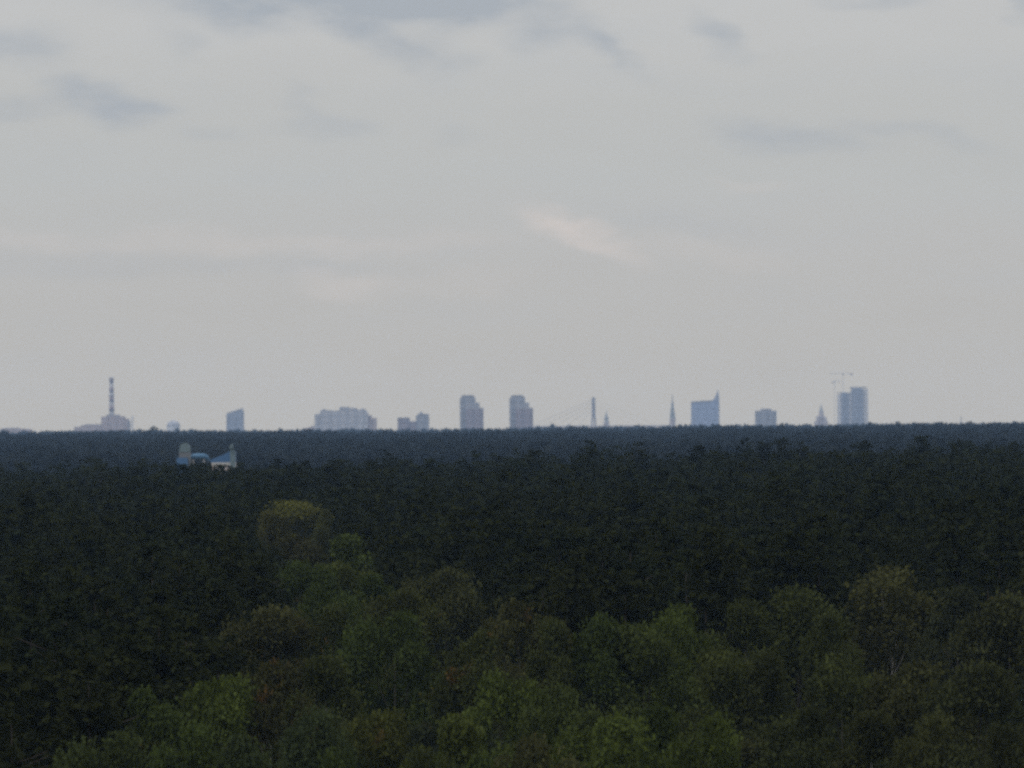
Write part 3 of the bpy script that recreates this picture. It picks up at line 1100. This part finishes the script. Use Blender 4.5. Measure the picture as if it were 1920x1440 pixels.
# broad mottling of the cloud deck
nz2 = nt.nodes.new('ShaderNodeTexNoise')
mp2 = nt.nodes.new('ShaderNodeMapping')
mp2.inputs['Scale'].default_value = (.22, .75, 1)
mp2.inputs['Location'].default_value = (3.1, 7.7, 0)
nt.links.new(cmb.outputs[0], mp2.inputs[0])
nt.links.new(mp2.outputs[0], nz2.inputs['Vector'])
nz2.inputs['Scale'].default_value = 1
nz2.inputs['Detail'].default_value = 6
mot = mathn(nt, 'ADD', .955, mathn(nt, 'MULTIPLY', nz2.outputs['Fac'], .09))
c0 = mixc(nt, 1.0, ramp.outputs[0], mot, 'MULTIPLY')
dk = nt.nodes.new('ShaderNodeClamp')
rag = nt.nodes.new('ShaderNodeTexNoise')
rag.inputs['Scale'].default_value = 2.1
rag.inputs['Detail'].default_value = 6
rag.inputs['Roughness'].default_value = .6
nt.links.new(mp.outputs[0], rag.inputs['Vector'])
rk = nt.nodes.new('ShaderNodeMapRange')
rk.inputs[1].default_value = .28
rk.inputs[2].default_value = .72
rk.inputs[3].default_value = .45
rk.inputs[4].default_value = 1.15
nt.links.new(rag.outputs['Fac'], rk.inputs[0])
thin = mathn(nt, 'MULTIPLY', mathn(nt, 'MAXIMUM', mathn(nt, 'SUBTRACT', nz2.outputs['Fac'], .5), 0), .9)
nt.links.new(mathn(nt, 'MULTIPLY', mathn(nt, 'ADD', dark, thin), rk.outputs[0]), dk.inputs[0])
c1 = mixc(nt, dk.outputs[0], c0, (.385, .42, .468))
wk = nt.nodes.new('ShaderNodeClamp')
nt.links.new(mathn(nt, 'MULTIPLY', warm, mathn(nt, 'MULTIPLY', rk.outputs[0], .85)), wk.inputs[0])
c2 = mixc(nt, wk.outputs[0], c1, (.61, .565, .545))
# low sky colour is raised and warmed to cancel the haze before it; brightest overhead
el_t = mathn(nt, 'MAXIMUM', mathn(nt, 'DIVIDE', sep.outputs[2], ya), 1e-4)
Lp = mathn(nt, 'MINIMUM', mathn(nt, 'DIVIDE', 122.0 - EYE, el_t), 17900.0)
T = mathn(nt, 'EXPONENT', mathn(nt, 'MULTIPLY', Lp, -BETA))
air = mixc(nt, T, (.162, .248, .378), (0, 0, 0))
c2 = mixc(nt, 1.0, c2, air, 'SUBTRACT')
dv = nt.nodes.new('ShaderNodeVectorMath')
dv.operation = 'DIVIDE'
cb = nt.nodes.new('ShaderNodeCombineXYZ')
for i in range(3):
    nt.links.new(T, cb.inputs[i])
nt.links.new(c2, dv.inputs[0])
nt.links.new(cb.outputs[0], dv.inputs[1])
zen = nt.nodes.new('ShaderNodeMapRange')
zen.inputs[1].default_value = .08
zen.inputs[2].default_value = .7
zen.inputs[3].default_value = 10.0          # background strength is 0.1
zen.inputs[4].default_value = 15.5
nt.links.new(sep.outputs[2], zen.inputs[0])
c3 = mixc(nt, 1.0, dv.outputs[0], zen.outputs[0], 'MULTIPLY')
fin = mixc(nt, .06, c3, sky.outputs[0])
nt.links.new(fin, bg.inputs['Color'])

# ------------------------------------------------------------------ sun through cloud
sl = bpy.data.lights.new('sun', 'SUN')
sl.energy = 0.9
sl.angle = math.radians(14)
sl.color = (1, .96, .9)
so = bpy.data.objects.new('sun', sl)
COL.objects.link(so)
sd = Vector((math.sin(SUN_AZ) * math.cos(SUN_EL), math.cos(SUN_AZ) * math.cos(SUN_EL), math.sin(SUN_EL)))
so.rotation_euler = (-sd).to_track_quat('-Z', 'Y').to_euler()
so.location = (0, -50, 120)

# ------------------------------------------------------------------ render settings
S.view_settings.view_transform = 'Standard'
S.view_settings.look = 'None'
S.view_settings.exposure = 0
S.view_settings.gamma = 1
S.cycles.max_bounces = 5
S.cycles.diffuse_bounces = 3
S.cycles.transmission_bounces = 3
S.cycles.volume_bounces = 1
S.cycles.filter_width = 2.6
S.cycles.use_denoising = False        # keep a fine grain like the photograph's
